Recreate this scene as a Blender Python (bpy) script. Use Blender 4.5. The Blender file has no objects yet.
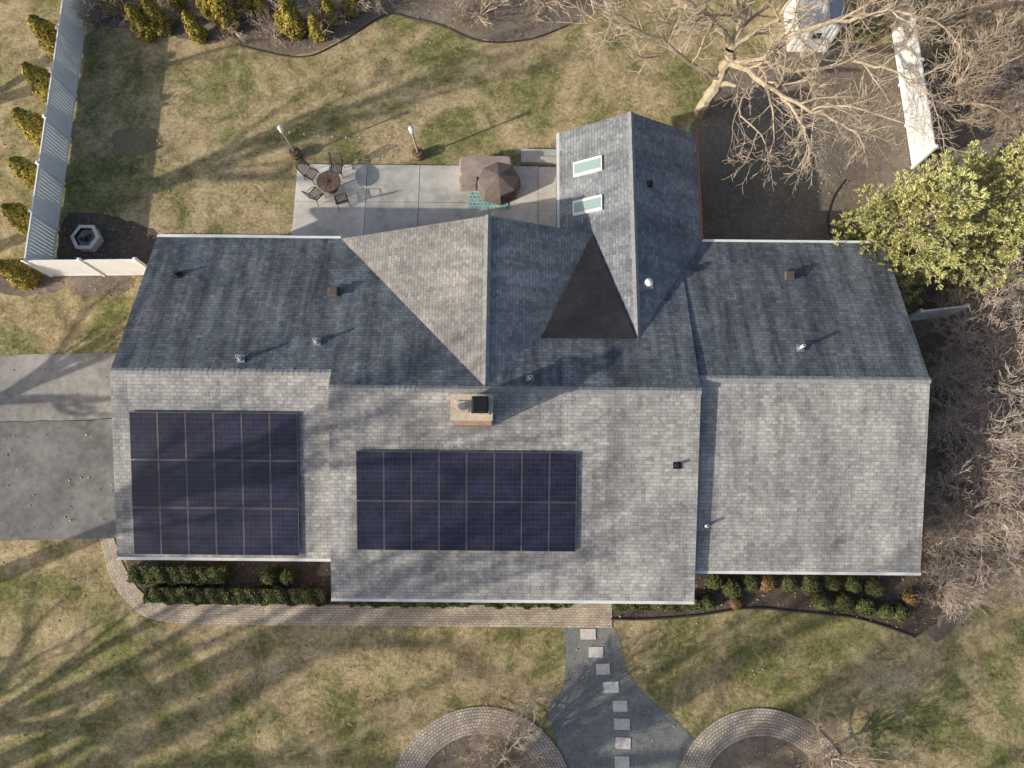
import bpy, math, random
import numpy as np
from mathutils import Vector, Matrix
random.seed(7); rs = np.random.RandomState(5)
S = bpy.context.scene
# ------------------------------------------------------------ camera model
H=30.0; T=math.radians(12.0); R=math.radians(0.5); F=1024*24/36.0
fw=Vector((0,math.sin(T),-math.cos(T))); U0=Vector((0,math.cos(T),math.sin(T))); X0=Vector((1,0,0))
rt=X0*math.cos(R)+U0*math.sin(R); upv=U0*math.cos(R)-X0*math.sin(R)
def P(u,v,z=0.0):
    d=fw+rt*((u-512)/F)+upv*((384-v)/F)
    t=(z-H)/d.z
    return Vector((d.x*t,d.y*t,z))
def PR(u,v,fn):
    z=4.0
    for _ in range(25):
        p=P(u,v,z); z=fn(p.x,p.y)
    return P(u,v,z)
cam=bpy.data.cameras.new('camera'); camo=bpy.data.objects.new('camera',cam); S.collection.objects.link(camo)
cam.lens=24; cam.sensor_width=36; cam.clip_end=3000; cam.clip_start=0.1
M=Matrix((( rt.x,upv.x,-fw.x,0),(rt.y,upv.y,-fw.y,0),(rt.z,upv.z,-fw.z,H),(0,0,0,1)))
camo.matrix_world=M; S.camera=camo
# ------------------------------------------------------------ light
EL=math.radians(22); AZ=Vector((0.91,0.41,0)).normalized()
w=bpy.data.worlds.new('World'); S.world=w; w.use_nodes=True
nt=w.node_tree; bg=nt.nodes['Background']; sk=nt.nodes.new('ShaderNodeTexSky'); sk.sky_type='NISHITA'
sk.sun_disc=False; sk.sun_elevation=EL; sk.sun_rotation=math.atan2(-AZ.x,-AZ.y)%(2*math.pi)
sk.dust_density=3.0
nt.links.new(sk.outputs[0],bg.inputs[0]); bg.inputs[1].default_value=0.15
sl=bpy.data.lights.new('sun','SUN'); sl.energy=5.0; sl.angle=math.radians(0.7); sl.color=(1,0.915,0.76)
so=bpy.data.objects.new('sun',sl); S.collection.objects.link(so)
ldir=Vector((AZ.x*math.cos(EL),AZ.y*math.cos(EL),-math.sin(EL)))
so.rotation_euler=ldir.to_track_quat('-Z','Y').to_euler(); so.location=(-40,-20,40)
S.view_settings.view_transform='Standard'; S.view_settings.look='None'; S.view_settings.exposure=0
# ------------------------------------------------------------ materials
def newmat(name,rough=0.85,col=(.5,.5,.5),metal=0,spec=None):
    m=bpy.data.materials.new(name); m.use_nodes=True
    b=m.node_tree.nodes['Principled BSDF']
    b.inputs['Base Color'].default_value=(*col,1); b.inputs['Roughness'].default_value=rough
    b.inputs['Metallic'].default_value=metal
    if spec is not None: b.inputs['Specular IOR Level'].default_value=spec
    return m,m.node_tree,b
def N(nt,t,**k):
    n=nt.nodes.new(t)
    for a,b in k.items(): setattr(n,a,b)
    return n
def noise(nt,vec,scale,detail=3,rough=.6,dist=0):
    n=N(nt,'ShaderNodeTexNoise'); n.inputs['Scale'].default_value=scale; n.inputs['Detail'].default_value=detail
    n.inputs['Roughness'].default_value=rough; n.inputs['Distortion'].default_value=dist
    nt.links.new(vec,n.inputs['Vector']); return n.outputs['Fac']
def math_(nt,op,a,b):
    n=N(nt,'ShaderNodeMath',operation=op)
    for i,x in enumerate((a,b)):
        if isinstance(x,(int,float)): n.inputs[i].default_value=x
        else: nt.links.new(x,n.inputs[i])
    return n.outputs[0]
def ramp(nt,fac,stops):
    r=N(nt,'ShaderNodeValToRGB'); e=r.color_ramp.elements
    while len(e)<len(stops): e.new(0.5)
    for i,(p,c) in enumerate(stops):
        e[i].position=p; e[i].color=(*c,1) if len(c)==3 else c
    nt.links.new(fac,r.inputs[0]); return r.outputs[0]
def mixc(nt,fac,a,b,mode='MIX'):
    n=N(nt,'ShaderNodeMix',data_type='RGBA',blend_type=mode)
    if isinstance(fac,(int,float)): n.inputs[0].default_value=fac
    else: nt.links.new(fac,n.inputs[0])
    for i,x in ((6,a),(7,b)):
        if isinstance(x,tuple): n.inputs[i].default_value=(*x,1)
        else: nt.links.new(x,n.inputs[i])
    return n.outputs[2]
def bump(nt,b,h,strength=.5,dist=.03):
    n=N(nt,'ShaderNodeBump'); n.inputs['Strength'].default_value=strength; n.inputs['Distance'].default_value=dist
    nt.links.new(h,n.inputs['Height']); nt.links.new(n.outputs[0],b.inputs['Normal'])
def natural(name,cols,scales=(.3,2,14),wts=(.4,.3,.3),rough=.9,bmp=.5,bd=.03,lo=.36,hi=.64):
    m,nt,b=newmat(name,rough,spec=.2); tc=N(nt,'ShaderNodeTexCoord').outputs['Object']
    f=None; last=None
    for s,wt in zip(scales,wts):
        n=noise(nt,tc,s,3,.65); last=n
        x=math_(nt,'MULTIPLY',n,wt); f=x if f is None else math_(nt,'ADD',f,x)
    k=len(cols); st=[(lo+(hi-lo)*i/(k-1),c) for i,c in enumerate(cols)]
    c=ramp(nt,f,st); nt.links.new(c,b.inputs['Base Color'])
    if bmp: bump(nt,b,last,bmp,bd)
    return m
def leafmat(name,c1,c2,c3,scale=3):
    m,nt,b=newmat(name,.75,spec=.15)
    g=N(nt,'ShaderNodeNewGeometry').outputs['Random Per Island']; tc=N(nt,'ShaderNodeTexCoord').outputs['Object']
    f=math_(nt,'ADD',math_(nt,'MULTIPLY',g,.55),math_(nt,'MULTIPLY',noise(nt,tc,scale,1),.45))
    nt.links.new(ramp(nt,f,[(.2,c1),(.5,c2),(.8,c3)]),b.inputs['Base Color']); return m
def lawn_mat():
    m,nt,b=newmat('lawn_grass',.95,spec=.1); tc=N(nt,'ShaderNodeTexCoord').outputs['Object']
    mask=noise(nt,tc,.22,5,.70,.6); med=noise(nt,tc,1.1,4,.75,.4); sm=noise(nt,tc,6.0,3,.8); fine=noise(nt,tc,26,2,.8)
    f=math_(nt,'ADD',math_(nt,'MULTIPLY',med,.5),math_(nt,'MULTIPLY',sm,.5))
    tan=ramp(nt,f,[(.36,(.22,.165,.09)),(.46,(.40,.31,.175)),(.54,(.54,.43,.26)),(.64,(.69,.56,.36))])
    grn=ramp(nt,f,[(.36,(.085,.10,.035)),(.48,(.18,.185,.07)),(.56,(.30,.28,.12)),(.66,(.48,.41,.22))])
    c=mixc(nt,ramp(nt,mask,[(.43,(0,0,0)),(.57,(.95,.95,.95))]),tan,grn)
    c2=mixc(nt,1.0,c,ramp(nt,fine,[(.3,(.42,.43,.44)),(.5,(1,1,1)),(.7,(1.55,1.5,1.4))]),'MULTIPLY')
    nt.links.new(c2,b.inputs['Base Color'])
    bump(nt,b,math_(nt,'ADD',fine,sm),.7,.05); return m
lawn=lawn_mat()
mulch=natural('mulch',[(.06,.046,.037),(.13,.10,.08),(.24,.19,.155)],(.5,5,26),(.3,.3,.4),bmp=.9,bd=.06)
litter=natural('leaf_litter_ground',[(.12,.10,.078),(.235,.195,.155),(.38,.32,.26)],(.4,4,25),(.35,.3,.35),bmp=.9,bd=.06)
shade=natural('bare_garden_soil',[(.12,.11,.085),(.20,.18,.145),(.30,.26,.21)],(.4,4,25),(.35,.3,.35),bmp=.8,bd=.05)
concrete=natural('patio_concrete',[(.50,.47,.42),(.63,.60,.545),(.72,.69,.63)],(.6,3,30),(.5,.3,.2),bmp=.15,bd=.01,lo=.4,hi=.6)
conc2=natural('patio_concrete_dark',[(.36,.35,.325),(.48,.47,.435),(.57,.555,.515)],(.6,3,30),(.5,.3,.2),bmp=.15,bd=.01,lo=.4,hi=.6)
asphalt=natural('driveway_asphalt',[(.13,.13,.132),(.20,.20,.198),(.275,.27,.262)],(.5,3,35),(.45,.3,.25),bmp=.4,bd=.01,lo=.4,hi=.6)
drivec=natural('driveway_apron',[(.23,.22,.205),(.33,.315,.295),(.43,.41,.38)],(.5,3,35),(.45,.3,.25),bmp=.3,bd=.01,lo=.4,hi=.6)
def shingle_mat(name,c1,c2,algae,con=.17):
    m,nt,b=newmat(name,.92,spec=.12)
    uv=N(nt,'ShaderNodeUVMap').outputs[0]
    nz=N(nt,'ShaderNodeTexNoise'); nz.inputs['Scale'].default_value=2.5; nz.inputs['Detail'].default_value=1; nt.links.new(uv,nz.inputs['Vector'])
    va=N(nt,'ShaderNodeVectorMath',operation='SCALE'); nt.links.new(nz.outputs['Color'],va.inputs[0]); va.inputs[3].default_value=.05
    vb=N(nt,'ShaderNodeVectorMath',operation='ADD'); nt.links.new(uv,vb.inputs[0]); nt.links.new(va.outputs[0],vb.inputs[1])
    def brick(wd,rh,mort,off):
        br=N(nt,'ShaderNodeTexBrick'); br.offset=off; br.inputs['Scale'].default_value=1
        br.inputs['Brick Width'].default_value=wd; br.inputs['Row Height'].default_value=rh
        br.inputs['Mortar Size'].default_value=mort; br.inputs['Mortar Smooth'].default_value=.6; br.inputs['Bias'].default_value=0
        nt.links.new(vb.outputs[0],br.inputs['Vector']); return br
    br=brick(.27,.14,.010,.37)
    br.inputs['Color1'].default_value=(*c1,1); br.inputs['Color2'].default_value=(*c2,1)
    br.inputs['Mortar'].default_value=tuple(x*.52 for x in c2)+(1,)
    br2=brick(.17,.14,0,.61)
    br2.inputs['Color1'].default_value=(1-con,)*3+(1,); br2.inputs['Color2'].default_value=(1+con,)*3+(1,)
    c=mixc(nt,1.0,br.outputs['Color'],br2.outputs['Color'],'MULTIPLY')
    gr=noise(nt,uv,26,2,.8)
    c=mixc(nt,1.0,c,ramp(nt,gr,[(.3,(.66,.66,.66)),(.7,(1.34,1.34,1.34))]),'MULTIPLY')
    mp=N(nt,'ShaderNodeMapping'); mp.inputs['Scale'].default_value=(1.7,.20,1); nt.links.new(uv,mp.inputs[0])
    st=noise(nt,mp.outputs[0],1.0,4,.72)
    c=mixc(nt,1.0,c,ramp(nt,st,[(.36,(1-algae,1-algae,1-algae*.95)),(.60,(1.08,1.08,1.08))]),'MULTIPLY')
    pt=noise(nt,uv,.42,5,.72,.5)
    c=mixc(nt,1.0,c,ramp(nt,pt,[(.38,(.74,.75,.77)),(.62,(1.15,1.14,1.12))]),'MULTIPLY')
    nt.links.new(c,b.inputs['Base Color'])
    bump(nt,b,br.outputs['Fac'],-.5,.015); return m
sh_front=shingle_mat('shingle_sunny',(.41,.40,.39),(.33,.328,.325),.24)  # lit copy of the roof shingle, front-slope sun put into the base colour
sh_back=shingle_mat('shingle_shaded_algae',(.20,.222,.25),(.145,.163,.19),.50)  # shaded copy: back-slope shade painted as darker, bluer base, plus real algae streaks
sh_w=shingle_mat('shingle_west',(.33,.315,.30),(.28,.27,.26),.14)  # warm lit copy for the west face, sun painted into the base colour
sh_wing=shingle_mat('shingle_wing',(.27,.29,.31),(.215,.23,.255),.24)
cap=natural('ridge_cap',[(.18,.19,.2),(.27,.275,.285),(.37,.37,.37)],(1,6,30),(.2,.4,.4),bmp=.3)
white=natural('white_trim',[(.66,.66,.65),(.78,.78,.77),(.83,.83,.82)],(.5,4,20),(.4,.3,.3),rough=.5,bmp=0)
vinyl=natural('white_vinyl',[(.76,.78,.80),(.83,.84,.85),(.87,.87,.87)],(.5,3,10),(.4,.3,.3),rough=.4,bmp=0)
black=natural('membrane',[(.024,.024,.03),(.036,.036,.043),(.052,.052,.058)],(.8,4,20),(.5,.3,.2),bmp=.1)
def brick_mat(name,c1,c2,mo,bw,bh,ms,uvc='UV',rough=.9):
    m,nt,b=newmat(name,rough,spec=.2); tc=N(nt,'ShaderNodeTexCoord').outputs[uvc]
    br=N(nt,'ShaderNodeTexBrick'); br.inputs['Scale'].default_value=1; br.inputs['Brick Width'].default_value=bw
    br.inputs['Row Height'].default_value=bh; br.inputs['Mortar Size'].default_value=ms
    br.inputs['Color1'].default_value=(*c1,1); br.inputs['Color2'].default_value=(*c2,1); br.inputs['Mortar'].default_value=(*mo,1)
    nt.links.new(tc,br.inputs['Vector'])
    n=noise(nt,tc,1.2,4,.7); n2=noise(nt,tc,14,2,.8)
    c=mixc(nt,1.0,br.outputs['Color'],ramp(nt,n,[(.35,(.72,.72,.72)),(.65,(1.18,1.18,1.18))]),'MULTIPLY')
    c=mixc(nt,1.0,c,ramp(nt,n2,[(.35,(.75,.75,.75)),(.65,(1.2,1.2,1.2))]),'MULTIPLY')
    nt.links.new(c,b.inputs['Base Color']); bump(nt,b,br.outputs['Fac'],-.5,.01); return m
paver=brick_mat('walk_paver',(.64,.54,.43),(.50,.415,.33),(.30,.25,.20),.20,.10,.010)
ringm=brick_mat('ring_paver',(.62,.54,.45),(.45,.39,.33),(.25,.215,.18),.15,.12,.018)
wallb=brick_mat('wall_brick',(.36,.25,.19),(.28,.18,.13),(.4,.37,.33),.22,.075,.01)
chimb=brick_mat('chimney_brick',(.58,.33,.20),(.48,.25,.16),(.5,.43,.36),.21,.07,.01)
cream=natural('chimney_crown',[(.46,.38,.28),(.60,.52,.40),(.66,.58,.47)],(2,8,30),(.3,.4,.3),bmp=.2)
dark=newmat('dark_metal',.5,(.03,.03,.032),.6)[0]
grey=newmat('galvanised',.45,(.35,.36,.37),.6)[0]
pipew=newmat('pipe_white',.5,(.75,.75,.73))[0]
def slate_mat():
    m,nt,b=newmat('slate_path',.85,spec=.3); tc=N(nt,'ShaderNodeTexCoord').outputs['Object']
    v=N(nt,'ShaderNodeTexVoronoi',feature='DISTANCE_TO_EDGE'); v.inputs['Scale'].default_value=2.2; nt.links.new(tc,v.inputs['Vector'])
    n=noise(nt,tc,12,4,.85); n0=noise(nt,tc,.8,4,.7)
    base=ramp(nt,math_(nt,'ADD',math_(nt,'MULTIPLY',n,.6),math_(nt,'MULTIPLY',n0,.4)),[(.36,(.12,.13,.13)),(.5,(.215,.225,.22)),(.64,(.34,.34,.32))])
    c=mixc(nt,ramp(nt,v.outputs['Distance'],[(.0,(.35,.35,.35)),(.03,(0,0,0))]),base,(.11,.105,.095))
    nt.links.new(c,b.inputs['Base Color']); bump(nt,b,n,.5,.02); return m
slate=slate_mat()
stone=natural('stepping_stone_mat',[(.50,.45,.41),(.66,.61,.57),(.75,.71,.67)],(2,8,30),(.3,.4,.3),bmp=.2)
def solar_mat():
    m,nt,b=newmat('solar_cells',.22,spec=.4); uv=N(nt,'ShaderNodeUVMap').outputs[0]
    br=N(nt,'ShaderNodeTexBrick'); br.offset=0; br.inputs['Scale'].default_value=1
    br.inputs['Brick Width'].default_value=1/6; br.inputs['Row Height'].default_value=1/10
    br.inputs['Mortar Size'].default_value=.004; nt.links.new(uv,br.inputs['Vector'])
    br.inputs['Color1'].default_value=(.018,.020,.044,1); br.inputs['Color2'].default_value=(.027,.028,.056,1); br.inputs['Mortar'].default_value=(.058,.058,.075,1)
    tc=N(nt,'ShaderNodeTexCoord').outputs['Object']; n=noise(nt,tc,.6,3,.6)
    c=mixc(nt,1.0,br.outputs['Color'],ramp(nt,n,[(.3,(.75,.75,.75)),(.7,(1.35,1.28,1.22))]),'MULTIPLY')
    nt.links.new(c,b.inputs['Base Color']); return m
solar=solar_mat(); sframe=newmat('solar_frame',.4,(.21,.19,.17),.3)[0]; sback=newmat('solar_edge',.4,(.015,.015,.018),.3)[0]
bark=natural('bark_pale',[(.24,.19,.135),(.42,.35,.26),(.56,.49,.39)],(1.2,8,30),(.3,.4,.3),bmp=.6)
twig=natural('bark_twig',[(.33,.26,.20),(.48,.39,.305),(.60,.51,.41)],(.8,6,20),(.4,.3,.3),bmp=0)
twigp=natural('bark_shrub',[(.36,.29,.25),(.50,.42,.36),(.62,.53,.46)],(.8,6,20),(.4,.3,.3),bmp=0)
arb=leafmat('arborvitae_foliage',(.14,.13,.03),(.34,.28,.06),(.54,.41,.10))
box_=leafmat('boxwood_foliage',(.04,.055,.02),(.125,.145,.055),(.26,.27,.12))
boxb=leafmat('boxwood_bronze',(.12,.07,.03),(.26,.17,.08),(.38,.26,.14))
pinem=leafmat('pine_needles',(.22,.235,.085),(.50,.50,.20),(.74,.72,.40),1.6)
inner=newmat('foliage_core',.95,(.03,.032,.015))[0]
leafb=leafmat('fallen_leaf',(.16,.10,.06),(.34,.24,.16),(.52,.40,.29))
wood=natural('barrel_wood',[(.14,.09,.05),(.25,.17,.10),(.36,.26,.17)],(2,8,30),(.3,.4,.3),bmp=.3)
polew=natural('post_wood',[(.34,.26,.18),(.45,.36,.26),(.55,.45,.34)],(2,8,30),(.3,.4,.3),bmp=.3)
brownc=natural('furniture_cover_cloth',[(.13,.105,.10),(.17,.14,.13),(.22,.18,.165)],(1,5,30),(.4,.4,.2),bmp=.3,bd=.02)
brownl=natural('furniture_cover_light',[(.28,.225,.2),(.34,.28,.25),(.40,.335,.3)],(1,5,30),(.4,.4,.2),bmp=.3,bd=.02)
bronze=newmat('bronze_frame',.45,(.07,.05,.045),.3)[0]
sling=newmat('sling_fabric',.8,(.12,.10,.095))[0]
rug=brick_mat('rug_teal',(.10,.33,.36),(.24,.46,.46),(.5,.55,.5),.18,.18,.02)
glass=newmat('skylight_glass',.12,(.30,.42,.41),0,.8)[0]
wglass=newmat('window_glass',.08,(.03,.04,.05),0,.8)[0]
edging=newmat('bed_edging',.8,(.05,.045,.04))[0]
# ------------------------------------------------------------ builder
def empty(name,loc=(0,0,0)):
    e=bpy.data.objects.new(name,None); e.empty_display_size=.3; S.collection.objects.link(e); e.location=loc; return e
class B:
    def __init__(s): s.v=[];s.f=[];s.m=[];s.uv=[]
    def face(s,pts,m=0,uv=None):
        i=len(s.v); s.v+= [tuple(p) for p in pts]; s.f.append(tuple(range(i,i+len(pts)))); s.m.append(m)
        if uv is None:
            a=Vector(pts[0]); e=(Vector(pts[1])-a); e=e.normalized() if e.length>0 else Vector((1,0,0))
            n=(Vector(pts[1])-a).cross(Vector(pts[2])-a); n=n.normalized() if n.length>1e-9 else Vector((0,0,1)); t=n.cross(e)
            uv=[((Vector(p)-a).dot(e),(Vector(p)-a).dot(t)) for p in pts]
        s.uv+=uv
    def box(s,c,d,m=0,rz=0,mt=None,taper=1.0):
        c=Vector(c); x,y,z=d[0]/2,d[1]/2,d[2]/2; q=Matrix.Rotation(rz,3,'Z')
        def p(a,b_,e):
            k=taper if e>0 else 1
            return c+q@Vector((a*x*k,b_*y*k,e*z))
        k=[p(-1,-1,-1),p(1,-1,-1),p(1,1,-1),p(-1,1,-1),p(-1,-1,1),p(1,-1,1),p(1,1,1),p(-1,1,1)]
        s.face([k[4],k[5],k[6],k[7]],m if mt is None else mt)
        for a in ((3,2,1,0),(0,1,5,4),(1,2,6,5),(2,3,7,6),(3,0,4,7)): s.face([k[i] for i in a],m)
    def tube(s,pts,rad,k=5,m=0,capend=True):
        n=len(pts); pts=[Vector(p) for p in pts]; base=len(s.v)
        for i in range(n):
            d=(pts[min(i+1,n-1)]-pts[max(i-1,0)])
            if d.length<1e-6: d=Vector((0,0,1))
            d.normalize(); a=d.cross(Vector((.31,.17,.93)) if abs(d.z)<.9 else Vector((1,.1,0))).normalized(); b_=d.cross(a)
            r=rad[i] if hasattr(rad,'__len__') else rad
            for j in range(k):
                t=2*math.pi*j/k; o=pts[i]+a*(r*math.cos(t))+b_*(r*math.sin(t)); s.v.append((o.x,o.y,o.z))
        for i in range(n-1):
            for j in range(k):
                q=(j+1)%k; s.f.append((base+i*k+j,base+i*k+q,base+(i+1)*k+q,base+(i+1)*k+j)); s.m.append(m); s.uv+=[(0,0)]*4
        if capend and k>3:
            s.f.append(tuple(base+(n-1)*k+j for j in range(k))); s.m.append(m); s.uv+=[(0,0)]*k
            s.f.append(tuple(base+j for j in reversed(range(k)))); s.m.append(m); s.uv+=[(0,0)]*k
    def cyl(s,c,r,h,k=16,m=0,r2=None):
        c=Vector(c); s.tube([c,c+Vector((0,0,h))],[r,r if r2 is None else r2],k,m)
    def obj(s,name,mats,parent=None,smooth=False,loc=None):
        me=bpy.data.meshes.new(name); me.from_pydata(s.v,[],s.f)
        for m in mats: me.materials.append(m)
        me.polygons.foreach_set('material_index',s.m)
        u=me.uv_layers.new(name='UVMap'); u.data.foreach_set('uv',[c for t in s.uv for c in t])
        if smooth: me.polygons.foreach_set('use_smooth',[True]*len(s.f))
        me.update(); o=bpy.data.objects.new(name,me); S.collection.objects.link(o)
        if parent: o.parent=parent
        if loc is not None: o.location=loc
        return o
def catmull(pts,n=8,closed=False):
    out=[];k=len(pts)
    rng=range(k if closed else k-1)
    for i in rng:
        g=(lambda j: pts[j%k]) if closed else (lambda j: pts[max(0,min(k-1,j))])
        p0,p1,p2,p3=g(i-1),g(i),g(i+1),g(i+2)
        for j in range(n):
            t=j/n; out.append(.5*((2*p1)+(-p0+p2)*t+(2*p0-5*p1+4*p2-p3)*t*t+(-p0+3*p1-3*p2+p3)*t**3))
    if not closed: out.append(pts[-1])
    return out
def sheet(name,px,z,m,smooth=0,jit=0):
    pts=[P(u,v,0) for u,v in px]
    if smooth: pts=catmull(pts,smooth,True)
    if jit:
        q=[]
        for i in range(len(pts)):
            a=pts[i];b_=pts[(i+1)%len(pts)]; n=max(1,int((b_-a).length/.3))
            for j in range(n): q.append(a.lerp(b_,j/n)+Vector((rs.normal(0,jit),rs.normal(0,jit),0)))
        pts=q
    b=B(); b.face([(p.x,p.y,z) for p in pts],0,[(p.x,p.y) for p in pts])
    o=b.obj(name,[m])
    if o.data.polygons[0].normal.z<0: o.data.flip_normals()
    return o,pts
# ------------------------------------------------------------ ground
b=B(); b.face([(-1500,-1500,0),(1500,-1500,0),(1500,1500,0),(-1500,1500,0)]); b.obj('ground_lawn',[lawn])
beds=[]
def bed(name,px,z,m,smooth=0,jit=.05):
    o,p=sheet(name,px,z,m,smooth,jit); beds.append(p)
bed('ground_mulch',[(-60,-120),(75,-20),(78,20),(130,30),(240,45),(300,55),(340,40),(385,14),(410,18),(440,24),(480,40),(530,38),(575,22),(620,0),(700,-40),(700,-160)],.005,litter,4)
bed('ground_mulch',[(700,110),(760,60),(850,40),(950,60),(1150,60),(1200,300),(1150,600),(1020,560),(985,590),(960,620),(930,640),(900,560),(890,420),(880,330),(700,300)],.005,litter,4,.08)
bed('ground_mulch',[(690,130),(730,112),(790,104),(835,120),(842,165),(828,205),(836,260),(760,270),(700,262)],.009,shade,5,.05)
bed('ground_mulch',[(125,548),(128,566),(142,594),(170,604),(345,606),(612,604),(612,500),(140,500)],.006,mulch,0,.02)
bed('ground_mulch',[(611,530),(611,618),(650,618),(700,614),(750,607),(800,611),(850,616),(890,627),(918,636),(940,620),(950,560),(900,500)],.007,mulch,0,.02)
bed('ground_mulch',[(62,225),(75,212),(110,215),(160,235),(160,262),(100,262),(60,262)],.008,mulch,3,.05)
bed('ground_soil',[(114,132),(156,129),(160,150),(120,154)],.004,natural('bare_soil',[(.15,.135,.085),(.22,.19,.115),(.30,.25,.16)],(1,5,30),(.3,.3,.4),bmp=.6),3,.04)
for (x,y) in ((30,285),(100,285)): bed('ground_mulch',[(x-28,y-12),(x+30,y-10),(x+26,y+8),(x-24,y+10)],.006,litter,3,.05)
def edge(px,z=0.0,r=.05):
    pts=catmull([P(u,v,.03) for u,v in px],6); b=B(); b.tube(pts,r,6); return b.obj('garden_edging',[edging])
edge([(611,619),(650,619),(700,615),(750,608),(800,612),(850,617),(890,628),(916,637)])
edge([(240,46),(300,57),(340,42),(385,15),(410,18),(440,25),(480,41),(530,39),(575,22)],r=.04)
edge([(838,250),(828,225),(832,200),(845,180)],r=.04)
# driveway
o,_=sheet('driveway',[(-300,362),(-300,545),(150,538),(150,352)],.006,asphalt,0,.015)
o,_=sheet('driveway_apron',[(-300,361),(-300,424),(0,422),(150,419),(150,352)],.012,drivec,0,.015)
b=B()
q=catmull([P(u,v,.012) for u,v in [(-20,422),(60,421),(115,419)]],8); b.tube([p+Vector((rs.normal(0,.02),rs.normal(0,.02),0)) for p in q],.02,4)
b.obj('driveway_joint',[edging])
def strip(name,outer,inner_,z,h,m,n=8):
    o=catmull([P(u,v,0) for u,v in outer],n); i=catmull([P(u,v,0) for u,v in inner_],n)
    b=B(); L=0
    for k in range(len(o)-1):
        L2=L+(o[k+1]-o[k]).length; wd=(o[k]-i[k]).length
        zt=Vector((0,0,z+h))
        b.face([o[k]+zt,o[k+1]+zt,i[k+1]+zt,i[k]+zt],0,[(L,0),(L2,0),(L2,wd),(L,wd)])
        for e in (o,i): b.face([e[k],e[k]+zt,e[k+1]+zt,e[k+1]])
        L=L2
    return b.obj(name,[m])
strip('paver_walkway',[(100,538),(110,576),(130,605),(160,621),(240,625),(380,626),(500,627),(612,628)],
      [(114,538),(124,566),(143,593),(170,603),(240,604),(380,605),(500,605),(612,602)],0.0,.03,paver)
o,_=sheet('slate_path',[(566,627),(566,650),(562,690),(545,715),(560,760),(560,950),(700,950),(700,760),(692,738),(668,714),(640,690),(624,662),(613,627)],.010,slate,3)
b=B()
for (u,v) in ((588,634),(596,652),(603,669),(611,687),(620,706),(622,724),(623,743),(622,762),(624,781),(626,800)):
    p=P(u,v,0); b.box((p.x,p.y,.022),(.60+rs.uniform(-.05,.05),.42,.035),0,rs.uniform(-.05,.05))
b.obj('stepping_stones',[stone])
# ring beds
rings=[(P(481,808),3.75),(P(766,807),3.65)]
for c,r in rings:
    b=B(); n=90
    for k in range(n):
        a0=2*math.pi*k/n;a1=2*math.pi*(k+1)/n
        def q(a,rr,z): return (c.x+rr*math.cos(a),c.y+rr*math.sin(a),z)
        ri=r-1.05
        b.face([q(a0,ri,.06),q(a0,r,.06),q(a1,r,.06),q(a1,ri,.06)],0,[(a0*r,0),(a0*r,1.05),(a1*r,1.05),(a1*r,0)])
        b.face([q(a0,r,0),q(a1,r,0),q(a1,r,.06),q(a0,r,.06)]); b.face([q(a1,ri,0),q(a0,ri,0),q(a0,ri,.06),q(a1,ri,.06)])
    b.obj('paver_ring',[ringm])
    b=B(); pts=[(c.x+(r-1.06)*math.cos(t),c.y+(r-1.06)*math.sin(t),.03) for t in np.linspace(0,2*math.pi,49)[:-1]]
    b.face(pts); b.obj('ground_mulch',[litter]); beds.append([Vector(p) for p in pts])
# patio
pat=empty('concrete_patio')
p0=P(298,165);p1=P(556,166);yt=p0.y;yb=11.2
def slab(x0,x1,y0,y1,m,h=.10):
    b=B(); b.box(((x0+x1)/2,(y0+y1)/2,h/2),(x1-x0-.025,y1-y0-.025,h)); return b.obj('slab',[m],pat)
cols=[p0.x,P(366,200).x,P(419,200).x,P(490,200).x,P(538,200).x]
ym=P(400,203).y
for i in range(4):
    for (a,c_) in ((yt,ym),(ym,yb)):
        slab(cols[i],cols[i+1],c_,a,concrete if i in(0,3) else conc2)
slab(cols[4],p1.x,yb,yt-.05,concrete,.13)
xl=P(160,238).x
for i in range(7):
    slab(xl+(cols[0]-xl)*i/7,xl+(cols[0]-xl)*(i+1)/7,11.3,P(230,235).y,concrete,.09)
b=B(); a=P(521,156);c=P(556,156)
b.box(((a.x+c.x)/2,a.y+.05,.1),(c.x-a.x,.42,.2)); b.box(((a.x+c.x)/2,a.y-.32,.14),(c.x-a.x,.3,.28)); b.obj('steps',[conc2],pat)
# ------------------------------------------------------------ HOUSE
house=empty('brick_house')
ZE=2.7
def slabroof(bq,r0,r1,e1,e0,m,th=.14):
    r0,r1,e1,e0=map(Vector,(r0,r1,e1,e0)); L=(r1-r0).length; W=(e0-r0).length
    ax=(r1-r0).normalized(); off=r0.dot(ax)+40
    uv=[(off,W),(off+L,W),(off+(e1-r0).dot(ax),0),(off+(e0-r0).dot(ax),0)]
    n=(r1-r0).cross(e0-r0)
    dn=Vector((0,0,-th)); top=[r0,r1,e1,e0]
    if n.z<0: bq.face(top[::-1],m,uv[::-1])
    else: bq.face(top,m,uv)
    bq.face([p+dn for p in top],2)
    for i in range(4): bq.face([top[i],top[(i+1)%4],top[(i+1)%4]+dn,top[i]+dn],2)
def g_block(x0,x1,yf,yr,yb,zr):
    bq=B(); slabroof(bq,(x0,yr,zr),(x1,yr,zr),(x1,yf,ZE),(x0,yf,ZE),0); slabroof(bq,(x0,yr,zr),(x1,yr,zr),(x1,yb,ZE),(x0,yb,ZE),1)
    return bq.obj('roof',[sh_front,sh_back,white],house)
XL,XM0,XM1,XR=-15.25,-6.85,7.05,15.85
g_block(XL,XM0-.003,-1.17,5.75,12.1,4.75)
g_block(XM0,XM1,-2.64,5.10,12.1,5.05)
g_block(XM1+.003,XR,-1.5,5.65,12.1,4.75)
fl=lambda x,y: ZE+(4.75-ZE)*(y+1.17)/(5.75+1.17)
fm=lambda x,y: ZE+(5.05-ZE)*(y+2.64)/(5.10+2.64)
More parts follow.
